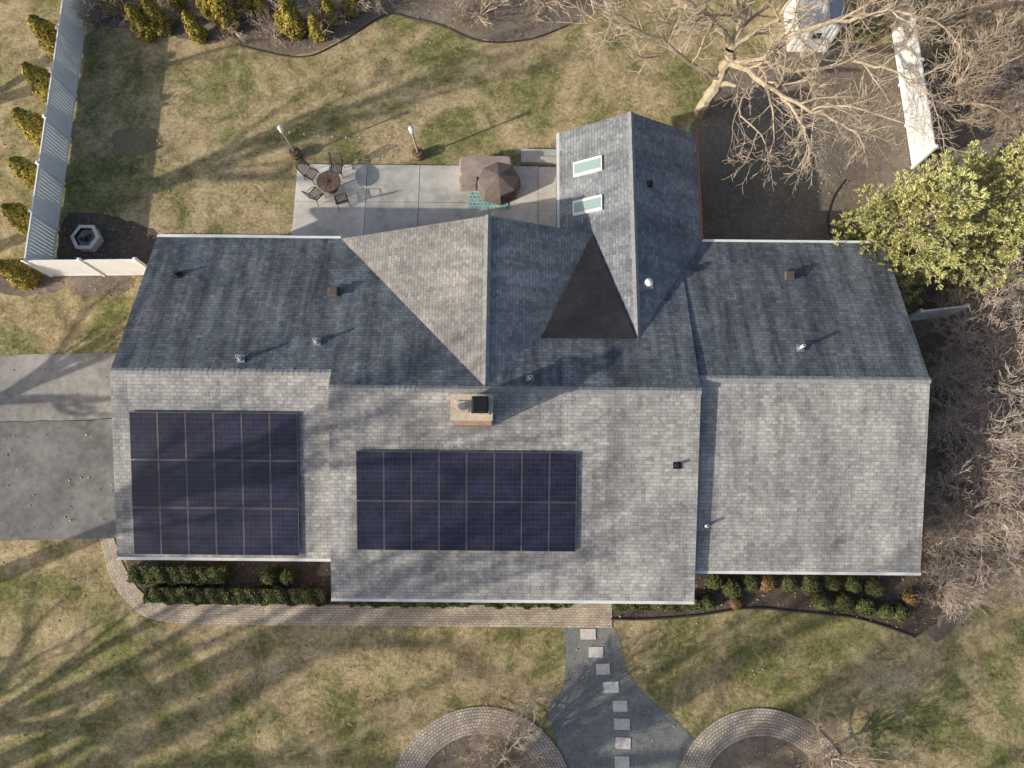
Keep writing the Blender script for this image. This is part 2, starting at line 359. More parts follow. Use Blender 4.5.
fr=lambda x,y: ZE+(4.75-ZE)*(y+1.5)/(5.65+1.5)
fb=lambda x,y: 5.05-(5.05-ZE)*(y-5.10)/(12.1-5.10)
w2w=lambda x,y: ZE+1.6*(x-2.0)/2.9
w2e=lambda x,y: 4.3-1.6*(x-4.9)/3.13
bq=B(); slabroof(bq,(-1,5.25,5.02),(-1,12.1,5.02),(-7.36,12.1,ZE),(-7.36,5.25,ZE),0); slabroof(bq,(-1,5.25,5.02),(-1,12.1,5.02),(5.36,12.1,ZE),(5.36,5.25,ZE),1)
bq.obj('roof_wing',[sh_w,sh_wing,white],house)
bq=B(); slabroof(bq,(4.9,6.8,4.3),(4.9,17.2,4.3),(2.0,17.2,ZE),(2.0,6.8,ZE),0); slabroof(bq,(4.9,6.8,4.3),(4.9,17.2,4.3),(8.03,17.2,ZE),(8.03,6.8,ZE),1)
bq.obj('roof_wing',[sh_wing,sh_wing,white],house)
bq=B(); A_,B_,C_=Vector((3.27,12.02,3.50)),Vector((1.12,7.3,4.375)),Vector((4.82,7.3,4.385))
bq.face([A_,B_,C_]); 
for a,c in ((A_,B_),(B_,C_),(C_,A_)): bq.face([a,c,c-Vector((0,0,.25)),a-Vector((0,0,.25))])
bq.obj('membrane_cricket',[black],house)
bq=B()
def caps(a,c,side,drop):
    a,c=Vector(a),Vector(c); L=(c-a).length; d=(c-a)/L; sd=Vector(side); n=int(L/.2)
    for i in range(n):
        s0=a+d*(L*i/n); s1=a+d*(L*(i+1)/n+.03); j=rs.uniform(-.012,.012); z0=.022+rs.uniform(0,.006); z1=.034
        for sg in (-1,1):
            dr=drop[0] if sg<0 else drop[1]; wv=sd*sg*(.13+j)
            t0=s0+Vector((0,0,z0));t1=s1+Vector((0,0,z1)); dz=Vector((0,0,dr*.13+.012))
            bq.face([t0,t1,t1+wv-dz,t0+wv-dz] if sg<0 else [t1,t0,t0+wv-dz,t1+wv-dz])
caps((XL,5.75,4.75),(XM0-.05,5.75,4.75),(0,1,0),(.3,.33)); caps((XM0,5.10,5.05),(XM1,5.10,5.05),(0,1,0),(.3,.34)); caps((XM1+.05,5.65,4.75),(XR,5.65,4.75),(0,1,0),(.28,.33))
caps((-1,5.3,5.02),(-1,12.1,5.02),(1,0,0),(.365,.365)); caps((4.9,7.25,4.3),(4.9,17.2,4.3),(1,0,0),(.55,.51))
bq.obj('ridge_caps',[cap],house)
bq=B()
def gut(a,c,out):
    a,c=Vector(a),Vector(c); m_=(a+c)/2; L=(c-a); o=Vector(out)
    d=(abs(L.x)+.02 if abs(L.x)>.1 else .11, abs(L.y)+.02 if abs(L.y)>.1 else .11, .11)
    bq.box(m_+o*.065+Vector((0,0,-.07)),d)
gut((XL,-1.17,ZE),(XM0-.03,-1.17,ZE),(0,-1,0)); gut((XM0,-2.64,ZE),(XM1,-2.64,ZE),(0,-1,0)); gut((XM1+.03,-1.5,ZE),(XR,-1.5,ZE),(0,-1,0))
gut((XL,12.1,ZE),(-7.4,12.1,ZE),(0,1,0)); gut((8.1,12.1,ZE),(XR,12.1,ZE),(0,1,0)); gut((2.0,12.2,ZE),(2.0,17.2,ZE),(-1,0,0))
bq.obj('gutters',[white],house)
bq=B(); gut((8.03,12.2,ZE),(8.03,17.2,ZE),(1,0,0)); bq.obj('gutter_copper',[newmat('copper_gutter',.5,(.28,.12,.08))[0]],house)
def bodyx(x0,x1,yf,yb,yr,zr,fF,iw=.5):
    bq=B(); a=yf+iw; c=yb-iw; zf=fF(0,a)-.16; zb=fb(0,c)-.18; zt=zr-.16
    pr=[(a,0),(c,0),(c,zb),(yr,zt),(a,zf)]
    for x,rv in ((x0,1),(x1,0)):
        p=[(x,y,z) for y,z in pr]; bq.face(p[::-1] if rv else p,0,[(y,z) for y,z in (pr[::-1] if rv else pr)])
    bq.face([(x0,a,0),(x1,a,0),(x1,a,zf),(x0,a,zf)]); bq.face([(x1,c,0),(x0,c,0),(x0,c,zb),(x1,c,zb)])
    bq.obj('walls',[wallb],house)
bodyx(XL+.35,XM0-.02,-1.17,12.1,5.75,4.75,fl); bodyx(XM0+.05,XM1-.05,-2.64,12.1,5.10,5.05,fm); bodyx(XM1+.02,XR-.35,-1.5,12.1,5.65,4.75,fr)
def bodyy(x0,x1,xr,zr,y0,y1,f0,f1):
    bq=B(); a=x0+.4;c=x1-.4; pr=[(a,0),(c,0),(c,f1(c,0)-.16),(xr,zr-.16),(a,f0(a,0)-.16)]
    bq.face([(x,y1,z) for x,z in pr][::-1],0,[(x,z) for x,z in pr][::-1])
    bq.face([(a,y1,0),(a,y0,0),(a,y0,pr[4][1]),(a,y1,pr[4][1])]); bq.face([(c,y0,0),(c,y1,0),(c,y1,pr[2][1]),(c,y0,pr[2][1])])
    bq.obj('walls',[wallb],house)
bodyy(2.0,8.03,4.9,4.3,11,16.85,w2w,w2e)
bodyy(-7.36,5.36,-1,5.02,10.5,11.75,lambda x,y: 5.02-2.32*(-1.0-x)/6.36,lambda x,y:5.02-.365*(x+1))
bq=B()
def win(x,y,wd,ht,z,axis='y',sg=-1):
    if axis=='y':
        bq.box((x,y+sg*.03,z),(wd,.06,ht),0); bq.box((x,y+sg*.065,z),(wd-.14,.012,ht-.14),1); bq.box((x,y+sg*.075,z),(.04,.012,ht-.14),0)
    else:
        bq.box((x+sg*.03,y,z),(.06,wd,ht),0); bq.box((x+sg*.065,y,z),(.012,wd-.14,ht-.14),1); bq.box((x+sg*.075,y,z),(.012,.04,ht-.14),0)
for x in (-13,-9.5): win(x,-.67,1.6,1.2,1.5)
for x in (-5,-2,1): win(x,-2.14,1.7,1.3,1.45)
for x in (9.5,13): win(x,-1.0,1.6,1.2,1.5)
for x in (-13,-10): win(x,11.6,1.4,1.1,1.5,'y',1)
for x in (10,13.5): win(x,11.6,1.4,1.1,1.5,'y',1)
win(-4.5,11.75,1.8,1.4,1.4,'y',1); win(5,16.85,1.8,1.3,1.5,'y',1); win(2.4,14.5,1.6,1.9,1.2,'x',-1); win(7.63,14.5,1.4,1.2,1.5,'x',1); win(15.5,4,1.2,1.1,1.5,'x',1)
bq.obj('windows',[white,wglass],house)
bq=B(); bq.box((4.3,-2.18,1.1),(1.15,.08,2.2),0); bq.box((4.3,-2.235,1.05),(.9,.03,2.0),1); bq.cyl((4.62,-2.26,1.0),.03,.12,8,0)
for y in (1.2,6.2):
    bq.box((XL+.31,y,1.1),(.08,4.4,2.2),0)
    for k in range(4): bq.box((XL+.26,y,.3+k*.52),(.04,4.2,.48),0)
bq.obj('doors',[white,newmat('door_red',.4,(.25,.04,.03))[0]],house)
# chimney
bq=B(); cx0=P(450,405,6.4).x; cx1=P(492,405,6.4).x; cxm=(cx0+cx1)/2; cw=cx1-cx0-.12
bq.box((cxm+.02,4.16,5.2),(cw,.78,2.3),0); bq.box((cxm+.02,4.16,6.39),(cw+.14,.92,.10),1); bq.box((cxm-.3,4.16,6.47),(.42,.42,.06),1)
bq.box((cxm+.33,4.2,6.48),(.62,.62,.07),1); bq.box((cxm+.33,4.2,6.62),(.44,.44,.22),2); bq.box((cxm+.33,4.2,6.76),(.60,.60,.04),3,0,None,.8)
bq.cyl((cxm-.3,4.16,6.5),.13,.16,12,2)
bq.box((cxm+.02,4.14,4.80),(cw+.1,.86,.05),2)
bq.obj('chimney',[chimb,cream,grey,dark],house)
bq=B()
for (u,v) in ((588,167),(588,206)):
    c=PR(u,v,w2w); nrm=Vector((-1.6/2.9,0,1)).normalized(); ex=Vector((1,0,1.6/2.9)).normalized(); ey=Vector((0,1,0)); 
    def bx(hx,hy,z0,z1,m,ox=0,oy=0):
        k=[c+ex*(ox+sx*hx)+ey*(oy+sy*hy)+nrm*z for z in (z0,z1) for sx,sy in ((-1,-1),(1,-1),(1,1),(-1,1))]
        bq.face([k[4],k[5],k[6],k[7]],m)
        for a in ((0,1,5,4),(1,2,6,5),(2,3,7,6),(3,0,4,7)): bq.face([k[i] for i in a],m)
    bx(.66,.34,0,.09,0); bx(.60,.22,.05,.105,1); bx(.61,.02,.05,.11,0,0,.25); bx(.61,.02,.05,.11,0,0,-.25)
bq.obj('skylights',[white,glass],house)
ventb=newmat('vent_brown',.6,(.09,.08,.075))[0]
def vent(kind,u,v,fn):
    p=PR(u,v,fn); bq=B()
    if kind=='box':
        bq.box(p+Vector((0,0,.1)),(.34,.34,.2),0,0,None,.85); bq.box(p+Vector((0,0,.22)),(.40,.40,.05),0,0,None,.8); bq.box(p+Vector((0,0,.02)),(.5,.5,.03),0); mm=[ventb]
    elif kind=='pipe':
        bq.cyl(p+Vector((0,0,-.1)),.06,.5,12,0); bq.cyl(p+Vector((0,0,-.02)),.12,.14,12,1,.07); bq.box(p+Vector((0,0,.02)),(.30,.30,.02),1); bq.cyl(p+Vector((0,0,.4)),.04,.004,10,2); mm=[pipew,grey,dark]
    elif kind=='dome':
        bq.cyl(p,.13,.22,14,0,.12); bq.cyl(p+Vector((0,0,.22)),.17,.05,14,0,.10); bq.cyl(p+Vector((0,0,.27)),.10,.04,14,0,.03); bq.box(p+Vector((0,0,.02)),(.4,.4,.02),1); mm=[pipew,grey]
    else:
        bq.cyl(p+Vector((0,0,-.1)),.06,.35,12,0); bq.cyl(p,.14,.10,12,0,.08); bq.box(p+Vector((0,0,.02)),(.3,.3,.03),0); mm=[dark]
    bq.obj('roof_vent',mm,house)
vent('box',334,293,fb); vent('pipe',241,359,fb); vent('pipe',317,342,fb); vent('dark',178,275,fb); vent('pipe',530,379,fb); vent('pipe',800,348,fb); vent('box',788,277,fb)
vent('dome',648,284,w2e); vent('dark',649,184,w2e); vent('dark',677,465,fm); vent('pipe',705,526,fr)
def array(corn,fn,slope,nc,nr):
    a=PR(corn[0],corn[1],fn); c=PR(corn[2],corn[3],fn)
    a2=PR(corn[0],corn[3],fn); x0=(a.x+a2.x)/2; x1=x0+(c.x-a2.x); y1,y0=a.y,c.y
    sd=Vector((0,1,slope)).normalized(); nm=Vector((0,-slope,1)).normalized()
    ly=(y1-y0)/sd.y; pw=(x1-x0)/nc; pl=ly/nr; o0=Vector((x0,y0,fn(0,y0)))+nm*.12
    b=B()
    for i in range(nc):
        for j in range(nr):
            o=o0+Vector((1,0,0))*(i*pw+.008)+sd*(j*pl+.012); X=Vector((pw-.016,0,0)); Y=sd*(pl-.024); dn=-nm*.045; e=.012
            ex=X.normalized()*e; ey=sd*e
            q=[o,o+X,o+X+Y,o+Y]; g=[o+ex+ey,o+X-ex+ey,o+X+Y-ex-ey,o+Y+ex-ey]
            b.face(g,0,[(0,0),(1,0),(1,1),(0,1)])
            for k in range(4): b.face([q[k],q[(k+1)%4],g[(k+1)%4],g[k]],1)
            for k in range(4): b.face([q[k]+dn,q[(k+1)%4]+dn,q[(k+1)%4],q[k]],2)
            b.face([q[3]+dn,q[2]+dn,q[1]+dn,q[0]+dn],2)
    for j in range(nr):
        for t in (.25,.75):
            s=o0+sd*((j+t)*pl)-nm*.075; b.tube([s-Vector((.05,0,0)),s+Vector((x1-x0+.05,0,0))],.025,4,3)
    b.obj('solar_panel_array',[solar,sframe,sback,grey])
array((133,411,298,555),fl,(4.75-ZE)/6.92,6,3)
array((357,450,575,551),fm,(5.05-ZE)/7.74,8,2)
# ------------------------------------------------------------ fences
def fence(pa,pb,h=1.85):
    a,c=Vector(pa),Vector(pb); L=(c-a).length; d=(c-a)/L; rz=math.atan2(d.y,d.x); b=B()
    n=max(1,round(L/2.3)); sp=L/n
    for i in range(n+1):
        p=a+d*(i*sp); b.box(p+Vector((0,0,(h+.1)/2)),(.13,.13,h+.1),0,rz); b.box(p+Vector((0,0,h+.12)),(.17,.17,.05),0,rz,None,.5)
        if i<n:
            m=p+d*(sp/2)
            b.box(m+Vector((0,0,.12)),(sp-.13,.05,.14),0,rz); b.box(m+Vector((0,0,h-.06)),(sp-.13,.06,.12),0,rz)
            k=int((sp-.13)/.16); bw=(sp-.13)/k
            for j in range(k):
                q=p+d*(.065+bw*(j+.5)); b.box(q+Vector((0,0,h/2)),(bw-.014,.025,h-.22),0,rz)
    return b.obj('white_vinyl_fence',[vinyl])
cn=P(52,276); fence(cn,P(93,-25)); fence(cn,P(157,275))
fence(P(912,168),P(882,-30)); fence(P(900,322),P(944,317),1.6)
# ------------------------------------------------------------ patio furniture
tb=empty('patio_table'); c=P(333,190); b=B(); z0=.1
b.cyl((c.x,c.y,z0+.70),.52,.03,28,0); b.cyl((c.x,c.y,z0),.05,.7,10,0); b.cyl((c.x,c.y,z0),.26,.04,20,0,.2)
for k in range(10):
    t=k*math.pi/5; b.tube([(c.x,c.y,z0+.735),(c.x+.5*math.cos(t),c.y+.5*math.sin(t),z0+.735)],.008,4,1)
b.tube([(c.x+.54*math.cos(t),c.y+.54*math.sin(t),z0+.72) for t in np.linspace(0,2*math.pi,29)],.02,5,1); b.cyl((c.x,c.y,z0+.73),.07,.03,12,1)
b.obj('table_top',[natural('table_brown',[(.12,.08,.06),(.17,.12,.09),(.23,.165,.125)],(3,9,30)),bronze],tb)
def chair(px,face):
    p=P(*px); e=empty('patio_chair',(p.x,p.y,.1)); e.rotation_euler=(0,0,face); b=B()
    for sx in (-.27,.27):
        b.tube([(sx,.25,0),(sx,.24,.42),(sx,.0,.64),(sx,-.24,.64)],.018,6); b.tube([(sx,-.30,0),(sx,-.22,.42),(sx,-.30,.65),(sx,-.46,1.0)],.018,6)
        b.tube([(sx,.24,.42),(sx,-.22,.42)],.018,6)
    for y,z in ((.24,.42),(-.22,.42),(-.46,1.0)): b.tube([(-.27,y,z),(.27,y,z)],.018,6)
    for k in range(7):
        x=-.225+k*.075
        b.face([(x-.025,.23,.425),(x+.025,.23,.425),(x+.025,-.22,.40),(x-.025,-.22,.40)],1); b.face([(x-.025,-.24,.46),(x+.025,-.24,.46),(x+.025,-.45,.97),(x-.025,-.45,.97)],1)
    b.obj('chair_frame',[bronze,sling],e)
chair((314,179),-math.pi*.72+.2); chair((339,174),math.pi*.98); chair((319,199),-.7); chair((344,204),.35)
cv=empty('covered_patio_set'); 
def cover(cx,cy,hw,hd,h,n,m,rot=0,peak=.12,z0=.12,nm='cover',fold=.008):
    b=B(); K=48; lev=[(1.05,0),(1.03,.3),(1.0,.8),(.985,.95),(.95,1.0),(.5,1.0+peak*.5/h),(.0,1.0+peak/h)]
    rows=[]
    for li,(s,zz) in enumerate(lev):
        r=[]
        for k in range(K):
            t=2*math.pi*k/K; ct,st=math.cos(t),math.sin(t)
            if n==4: rr=(abs(ct)**10+abs(st)**10)**(-1/10)
            else:
                a=(t%(2*math.pi/n))-math.pi/n; rr=math.cos(math.pi/n)/math.cos(a)
            f=1+fold*math.sin(t*13+li*.4)*(1 if zz<.5 else 0)
            X=hw*rr*ct*s*f; Y=hd*rr*st*s*f
            r.append((cx+X*math.cos(rot)-Y*math.sin(rot),cy+X*math.sin(rot)+Y*math.cos(rot),z0+h*zz))
        rows.append(r)
    for i in range(len(rows)-1):
        for k in range(K):
            q=(k+1)%K; b.face([rows[i][k],rows[i][q],rows[i+1][q],rows[i+1][k]])
    b.obj(nm,[m],cv)
c=P(499,189); cover(c.x,c.y,1.0,.90,.85,8,brownc,.1,.34); c=P(486,175); cover(c.x,c.y,1.22,.48,.80,4,brownl,0.02,.04)
c=P(469,184); cover(c.x,c.y,.42,.42,.62,4,brownl,0.02,.03)
b=B(); c=P(488,204); b.face([(c.x-.9,c.y-.35,.14),(c.x+.95,c.y-.35,.14),(c.x+.95,c.y+1.3,.14),(c.x-.9,c.y+1.3,.14)]); b.obj('outdoor_rug',[rug])
for (u,v) in ((297,156),(419,157)):
    p=P(u,v); b=B(); rr=[.21,.26,.28,.26,.22]
    b.tube([p+Vector((0,0,z)) for z in (0,.12,.24,.36,.46)],rr,18,0)
    for z in (.08,.38): b.tube([p+Vector((0,0,z)),p+Vector((0,0,z+.04))],[.262,.268],18,1)
    b.cyl(p+Vector((0,0,.461)),.19,.01,16,3)
    b.tube([p+Vector((0,0,.3)),p+Vector((-.05,.03,2.15))],.05,8,4); b.cyl(p+Vector((-.05,.03,2.1)),.11,.24,10,2,.08); b.cyl(p+Vector((-.05,.03,2.34)),.14,.07,10,2,.02)
    b.obj('barrel_lamp_post',[wood,dark,pipew,mulch,polew])
b=B(); a=P(297,156)+Vector((-.05,.03,2.15)); c=P(419,157)+Vector((-.05,.03,2.15))
pts=[a.lerp(c,t)+Vector((0,0,-.5*4*t*(1-t))) for t in np.linspace(0,1,20)]; b.tube(pts,.006,4,0)
for p in pts[1::2]: b.cyl(p-Vector((0,0,.1)),.03,.09,8,1)
b.obj('string_lights',[dark,pipew])
c=P(91,241); b=B(); n=6
def hx(r,z,k): t=math.pi/3*k; return (c.x+r*math.cos(t),c.y+r*math.sin(t),z)
for k in range(6):
    b.face([hx(.62,0,k),hx(.62,0,k+1),hx(.62,.42,k+1),hx(.62,.42,k)],0); b.face([hx(.68,.42,k),hx(.68,.42,k+1),hx(.68,.48,k+1),hx(.68,.48,k)],1)
    b.face([hx(.68,.48,k),hx(.68,.48,k+1),hx(.50,.48,k+1),hx(.50,.48,k)],1); b.face([hx(.50,.48,k),hx(.50,.48,k+1),hx(.46,.34,k+1),hx(.46,.34,k)],2)
b.face([hx(.46,.36,k) for k in range(6)],4)
for k in range(30): b.box((c.x+rs.normal(0,.13),c.y+rs.normal(0,.13),.38),(.08,.07,.06),3,rs.uniform(0,3))
b.obj('hexagonal_fire_pit',[conc2,concrete,dark,mulch,asphalt])
# shed
sh=empty('garden_shed'); c=P(806,52); b=B(); w_,d_,h_=1.9,2.3,1.9
x0,x1,y0,y1=c.x-w_/2,c.x+w_/2,c.y,c.y+d_
b.box(((x0+x1)/2,(y0+y1)/2,h_/2),(w_,d_,h_),0)
for k in range(9): b.box((x0+.1+k*.21,y0-.012,h_/2),(.02,.02,h_-.1),1)
b.box(((x0+x1)/2,y0-.03,.85),(.8,.04,1.6),1); b.box(((x0+x1)/2,y0-.05,1.2),(.4,.02,.4),3)
rz_=h_+.75
for sx in (-1,1):
    b.face([(c.x,y0-.2,rz_),(c.x,y1+.2,rz_),(c.x+sx*(w_/2+.2),y1+.2,h_-.05),(c.x+sx*(w_/2+.2),y0-.2,h_-.05)],2); b.face([(c.x,y0-.2,rz_-.06),(c.x,y1+.2,rz_-.06),(c.x+sx*(w_/2+.2),y1+.2,h_-.11),(c.x+sx*(w_/2+.2),y0-.2,h_-.11)],1)
b.face([(x0,y0,h_),(x1,y0,h_),(c.x,y0,rz_-.06)],0); b.face([(x0,y1,h_),(x1,y1,h_),(c.x,y1,rz_-.06)],0)
b.obj('shed_body',[vinyl,white,natural('shed_roof',[(.3,.3,.31),(.42,.42,.43),(.5,.5,.5)],(1,6,20)),wglass],sh)
# ------------------------------------------------------------ vegetation
def quads(name,C,nrm,sz,mat,parent=None,asp=1.0,extra=None,loc=None):
    n=len(C); r=rs.normal(size=(n,3)); a=np.cross(nrm,r); a/=np.linalg.norm(a,axis=1)[:,None]+1e-9; b_=np.cross(nrm,a); b_/=np.linalg.norm(b_,axis=1)[:,None]+1e-9
    s=(sz*rs.uniform(.6,1.4,n))[:,None]
    V=np.stack([C-a*s-b_*s*asp,C+a*s-b_*s*asp*.6,C+a*s*.7+b_*s*asp,C-a*s*.8+b_*s*asp*.8],1).reshape(-1,3)
    nv=4*n; F_=np.arange(nv).reshape(-1,4); mats=[mat]; mi=np.zeros(n,int)
    V=V.tolist(); F_=F_.tolist(); mi=mi.tolist()
    if extra:
        ev,ef,em=extra; F_+= [[i+len(V) for i in f] for f in ef]; V+=ev; mats.append(em); mi+=[1]*len(ef)
    me=bpy.data.meshes.new(name); me.from_pydata(V,[],F_)
    for m in mats: me.materials.append(m)
    me.polygons.foreach_set('material_index',mi); me.update()
    o=bpy.data.objects.new(name,me); S.collection.objects.link(o)
    if parent: o.parent=parent
    if loc is not None: o.location=loc
    return o
def rn(n): 
    v=rs.normal(size=(n,3)); return v/np.linalg.norm(v,axis=1)[:,None]
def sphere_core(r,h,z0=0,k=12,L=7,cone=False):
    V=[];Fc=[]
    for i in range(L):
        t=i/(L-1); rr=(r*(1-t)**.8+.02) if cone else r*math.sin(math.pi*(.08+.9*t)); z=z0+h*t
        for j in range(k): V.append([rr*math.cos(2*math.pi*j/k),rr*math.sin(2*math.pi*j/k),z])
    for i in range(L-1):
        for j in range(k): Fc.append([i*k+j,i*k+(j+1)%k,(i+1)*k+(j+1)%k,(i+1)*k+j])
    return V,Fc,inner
def arbo(h,r,n=3600):
    t=rs.uniform(0,1,n)**1.15; an=rs.uniform(0,2*math.pi,n)
    lob=1+.14*np.sin(an*3+t*9)+.10*np.sin(an*7-t*15)
    rr=r*np.clip(np.sqrt(np.clip(1-t**1.8,0,1))*(1-.4*np.exp(-t*14)),0.03,1)*lob*rs.uniform(.72,1.06,n)
    C=np.stack([rr*np.cos(an),rr*np.sin(an),t*h+.03],1)
    nr=np.stack([np.cos(an),np.sin(an),.5+0*an],1)+rs.normal(size=(n,3))*.6
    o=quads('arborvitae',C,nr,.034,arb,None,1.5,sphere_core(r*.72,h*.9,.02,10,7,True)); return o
def place(o,p,s=1):
    o2=bpy.data.objects.new(o.name.split('.')[0],o.data); S.collection.objects.link(o2); o2.location=(p.x,p.y,0); o2.scale=(s,s,s*rs.uniform(.9,1.12)); o2.rotation_euler=(0,0,rs.uniform(0,6.28)); return o2
A0=[arbo(2.4,.60) for _ in range(3)]
fencepx=[(64,52),(58,97),(50,140),(45,184),(39,228),(32,280)]
for i,px in enumerate(fencepx):
    if i<3: o=A0[i]; p=P(*px); o.location=(p.x,p.y,0)
    else: place(A0[i%3],P(*px),rs.uniform(.9,1.1))
for u in (118,150,163,181,205,218,232,247,262,283,300,318,336,350): place(A0[rs.randint(3)],P(u+rs.uniform(-4,4),rs.uniform(10,40)),rs.uniform(.6,.95))
def boxwood(r,mat,n=3200):
    v=rn(n); v[:,2]=np.abs(v[:,2])-.25*rs.uniform(0,1,n); rad=r*(1+.05*np.sin(v[:,0]*9)+.05*np.sin(v[:,1]*11))*rs.uniform(.86,1.04,n)
    C=v*rad[:,None]; C[:,2]=C[:,2]+r*.6
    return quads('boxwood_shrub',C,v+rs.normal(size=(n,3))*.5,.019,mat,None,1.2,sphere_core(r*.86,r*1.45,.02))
bw=boxwood(.44,box_); bwb=boxwood(.38,boxb)
bl=[(808,584),(829,582),(850,584),(871,587),(818,600),(840,602),(862,606),(882,610),(712,580),(730,588),(748,582),(787,583),(272,576),(290,576),(706,602),(897,612)]
p=P(*bl[0]); bw.location=(p.x,p.y,0)
for px in bl[1:]: place(bw,P(*px),rs.uniform(.72,.92))
p=P(765,583); bwb.location=(p.x,p.y,0); place(bwb,P(908,598),.9); place(bwb,P(735,603),.7)
def hedge(px0,px1,h,mat=box_,dens=2600):
    a=P(px0[0],px0[1]); c=P(px1[0],px1[1]); x0,x1=min(a.x,c.x),max(a.x,c.x); y0,y1=min(a.y,c.y),max(a.y,c.y)
    area=(x1-x0)*(y1-y0)+2*h*((x1-x0)+(y1-y0)); n=int(area*dens)
    C=np.zeros((n,3)); nr=np.zeros((n,3)); wt=np.array([(x1-x0)*(y1-y0),h*(x1-x0),h*(x1-x0),h*(y1-y0),h*(y1-y0)]); f=rs.choice(5,n,p=wt/wt.sum())
    a_=rs.uniform(0,1,n);b_=rs.uniform(0,1,n)
    for k in range(5):
        m=f==k
        X=x0+(x1-x0)*a_[m]; Y=y0+(y1-y0)*b_[m]
        if k==0: C[m]=np.stack([X,Y,np.full(m.sum(),h)],1); nr[m]=(0,0,1)
        elif k<3: C[m]=np.stack([X,np.full(m.sum(),y0 if k==1 else y1),b_[m]*h],1); nr[m]=(0,-1 if k==1 else 1,0)
        else: C[m]=np.stack([np.full(m.sum(),x0 if k==3 else x1),Y,a_[m]*h],1); nr[m]=(-1 if k==3 else 1,0,0)
    wob=.05*np.sin(C[:,0]*5.1+1)+.04*np.sin(C[:,0]*11+C[:,1]*7)
    C[:,2]+=wob*(f==0); C[:,1]+=wob*((f==1)|(f==2)); C+=rs.normal(size=(n,3))*.025
    e=.06; V=[[x,y,z] for z in (0,h-e) for x,y in ((x0+e,y0+e),(x1-e,y0+e),(x1-e,y1-e),(x0+e,y1-e))]
    Fc=[[4,5,6,7],[0,1,5,4],[1,2,6,5],[2,3,7,6],[3,0,4,7]]
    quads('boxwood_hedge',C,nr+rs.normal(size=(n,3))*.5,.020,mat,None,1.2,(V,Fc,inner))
hedge((150,601),(328,589),.5); hedge((135,581),(230,567),.5); hedge((352,604),(468,594),.45); hedge((486,605),(570,594),.42); hedge((613,608),(700,599),.4)
def inpoly(x,y,poly):
    c=False;n=len(poly);j=n-1
    for i in range(n):
        xi,yi,xj,yj=poly[i].x,poly[i].y,poly[j].x,poly[j].y
        if (yi>y)!=(yj>y) and x<(xj-xi)*(y-yi)/(yj-yi)+xi: c=not c
        j=i
    return c
L_=[]
for poly in beds:
    xs=[p.x for p in poly]; ys=[p.y for p in poly]; ar=(max(xs)-min(xs))*(max(ys)-min(ys))
    for _ in range(min(5000,int(ar*16))):
        x,y=rs.uniform(min(xs),max(xs)),rs.uniform(min(ys),max(ys))
        if inpoly(x,y,poly): L_.append((x,y,.03+rs.uniform(0,.03)))
for _ in range(3500): L_.append((rs.uniform(-26,26),rs.uniform(-10,26),.03))
C=np.array(L_); quads('fallen_leaves',C,np.array([0,0,1])+rs.normal(size=(len(C),3))*.35,.035,leafb,None,.7)
# ---- bare trees
def perp(d):
    r=Vector((rs.normal(),rs.normal(),rs.normal())); r-=d*r.dot(d); return r.normalized()
def grow(b,p,d,L,r,lvl,mx,upb=.05,nch=(5,5,5,5,4),wob=.14,minr=.006,pos0=.25):
    n=max(2,min(7,int(L/.35))) if lvl<mx else 2
    pts=[p.copy()];dd=d.copy();dirs=[d.copy()]
    for i in range(n):
        dd=(dd+Vector((rs.normal(0,wob),rs.normal(0,wob),rs.normal(0,wob)+upb))).normalized(); pts.append(pts[-1]+dd*(L/n)); dirs.append(dd.copy())
    rads=[max(minr,r*(1-.6*i/n)) for i in range(n+1)]
    b.tube(pts,rads,7 if r>.08 else (5 if r>.03 else 3),0 if r>.035 else 1,False)
    if lvl<mx: spawn(b,pts,dirs,rads,L,lvl,mx,upb,nch,wob,minr,pos0)
def spawn(b,pts,dirs,rads,L,lvl,mx,upb,nch,wob,minr,pos0):
    n=len(pts)-1; k=nch[min(lvl,len(nch)-1)]
    for c in range(k+1):
        t=1.0 if c==k else pos0+(1-pos0)*(c+rs.uniform(0,1))/k
        i=min(n-1,int(t*n)); f=t*n-i; q=pts[i].lerp(pts[i+1],min(1,f)); d=dirs[min(n,i+1)]; rr=rads[i]*(1-f)+rads[i+1]*f if f<=1 else rads[-1]
        ang=math.radians(rs.uniform(28,62)) if c<k else math.radians(12)
        nd=(d*math.cos(ang)+perp(d)*math.sin(ang)).normalized()
        grow(b,q,nd,L*rs.uniform(.42,.70)*(1-.25*t),max(minr,rr*(.58 if c<k else .9)),lvl+1,mx,upb,nch,wob,minr,.12)
def limb(b,px,rad,mx=4,nch=(9,10,7,5)):
    pts=[P(u,v,z) for u,v,z in px]; sp=catmull(pts,4); n=len(sp)-1
    sp=[sp[0]]+[q+Vector((rs.normal(0,.06),rs.normal(0,.06),rs.normal(0,.06))) for q in sp[1:]]
    rads=[rad[0]+(rad[1]-rad[0])*i/n for i in range(n+1)]; dirs=[(sp[min(n,i+1)]-sp[max(0,i-1)]).normalized() for i in range(n+1)]
    b.tube(sp,rads,8,0,False); L=sum((sp[i+1]-sp[i]).length for i in range(n))
    spawn(b,sp,dirs,rads,min(L,5.0)*.85,1,mx,.03,nch,.18,.007,.15)
b=B()
limb(b,[(700,113,0),(708,98,1.4),(722,72,3.0),(733,48,4.2)],(.31,.24),2,(1,1,1))
limb(b,[(733,48,4.2),(718,25,5.2),(690,5,6.5),(650,-20,7.5)],(.15,.05))
limb(b,[(733,48,4.2),(742,20,5.2),(735,-5,6.5),(730,-60,8)],(.16,.07),3)
limb(b,[(727,62,3.6),(762,60,4.6),(790,35,5.6),(835,22,6.6),(890,12,7.5),(935,20,8)],(.16,.035))
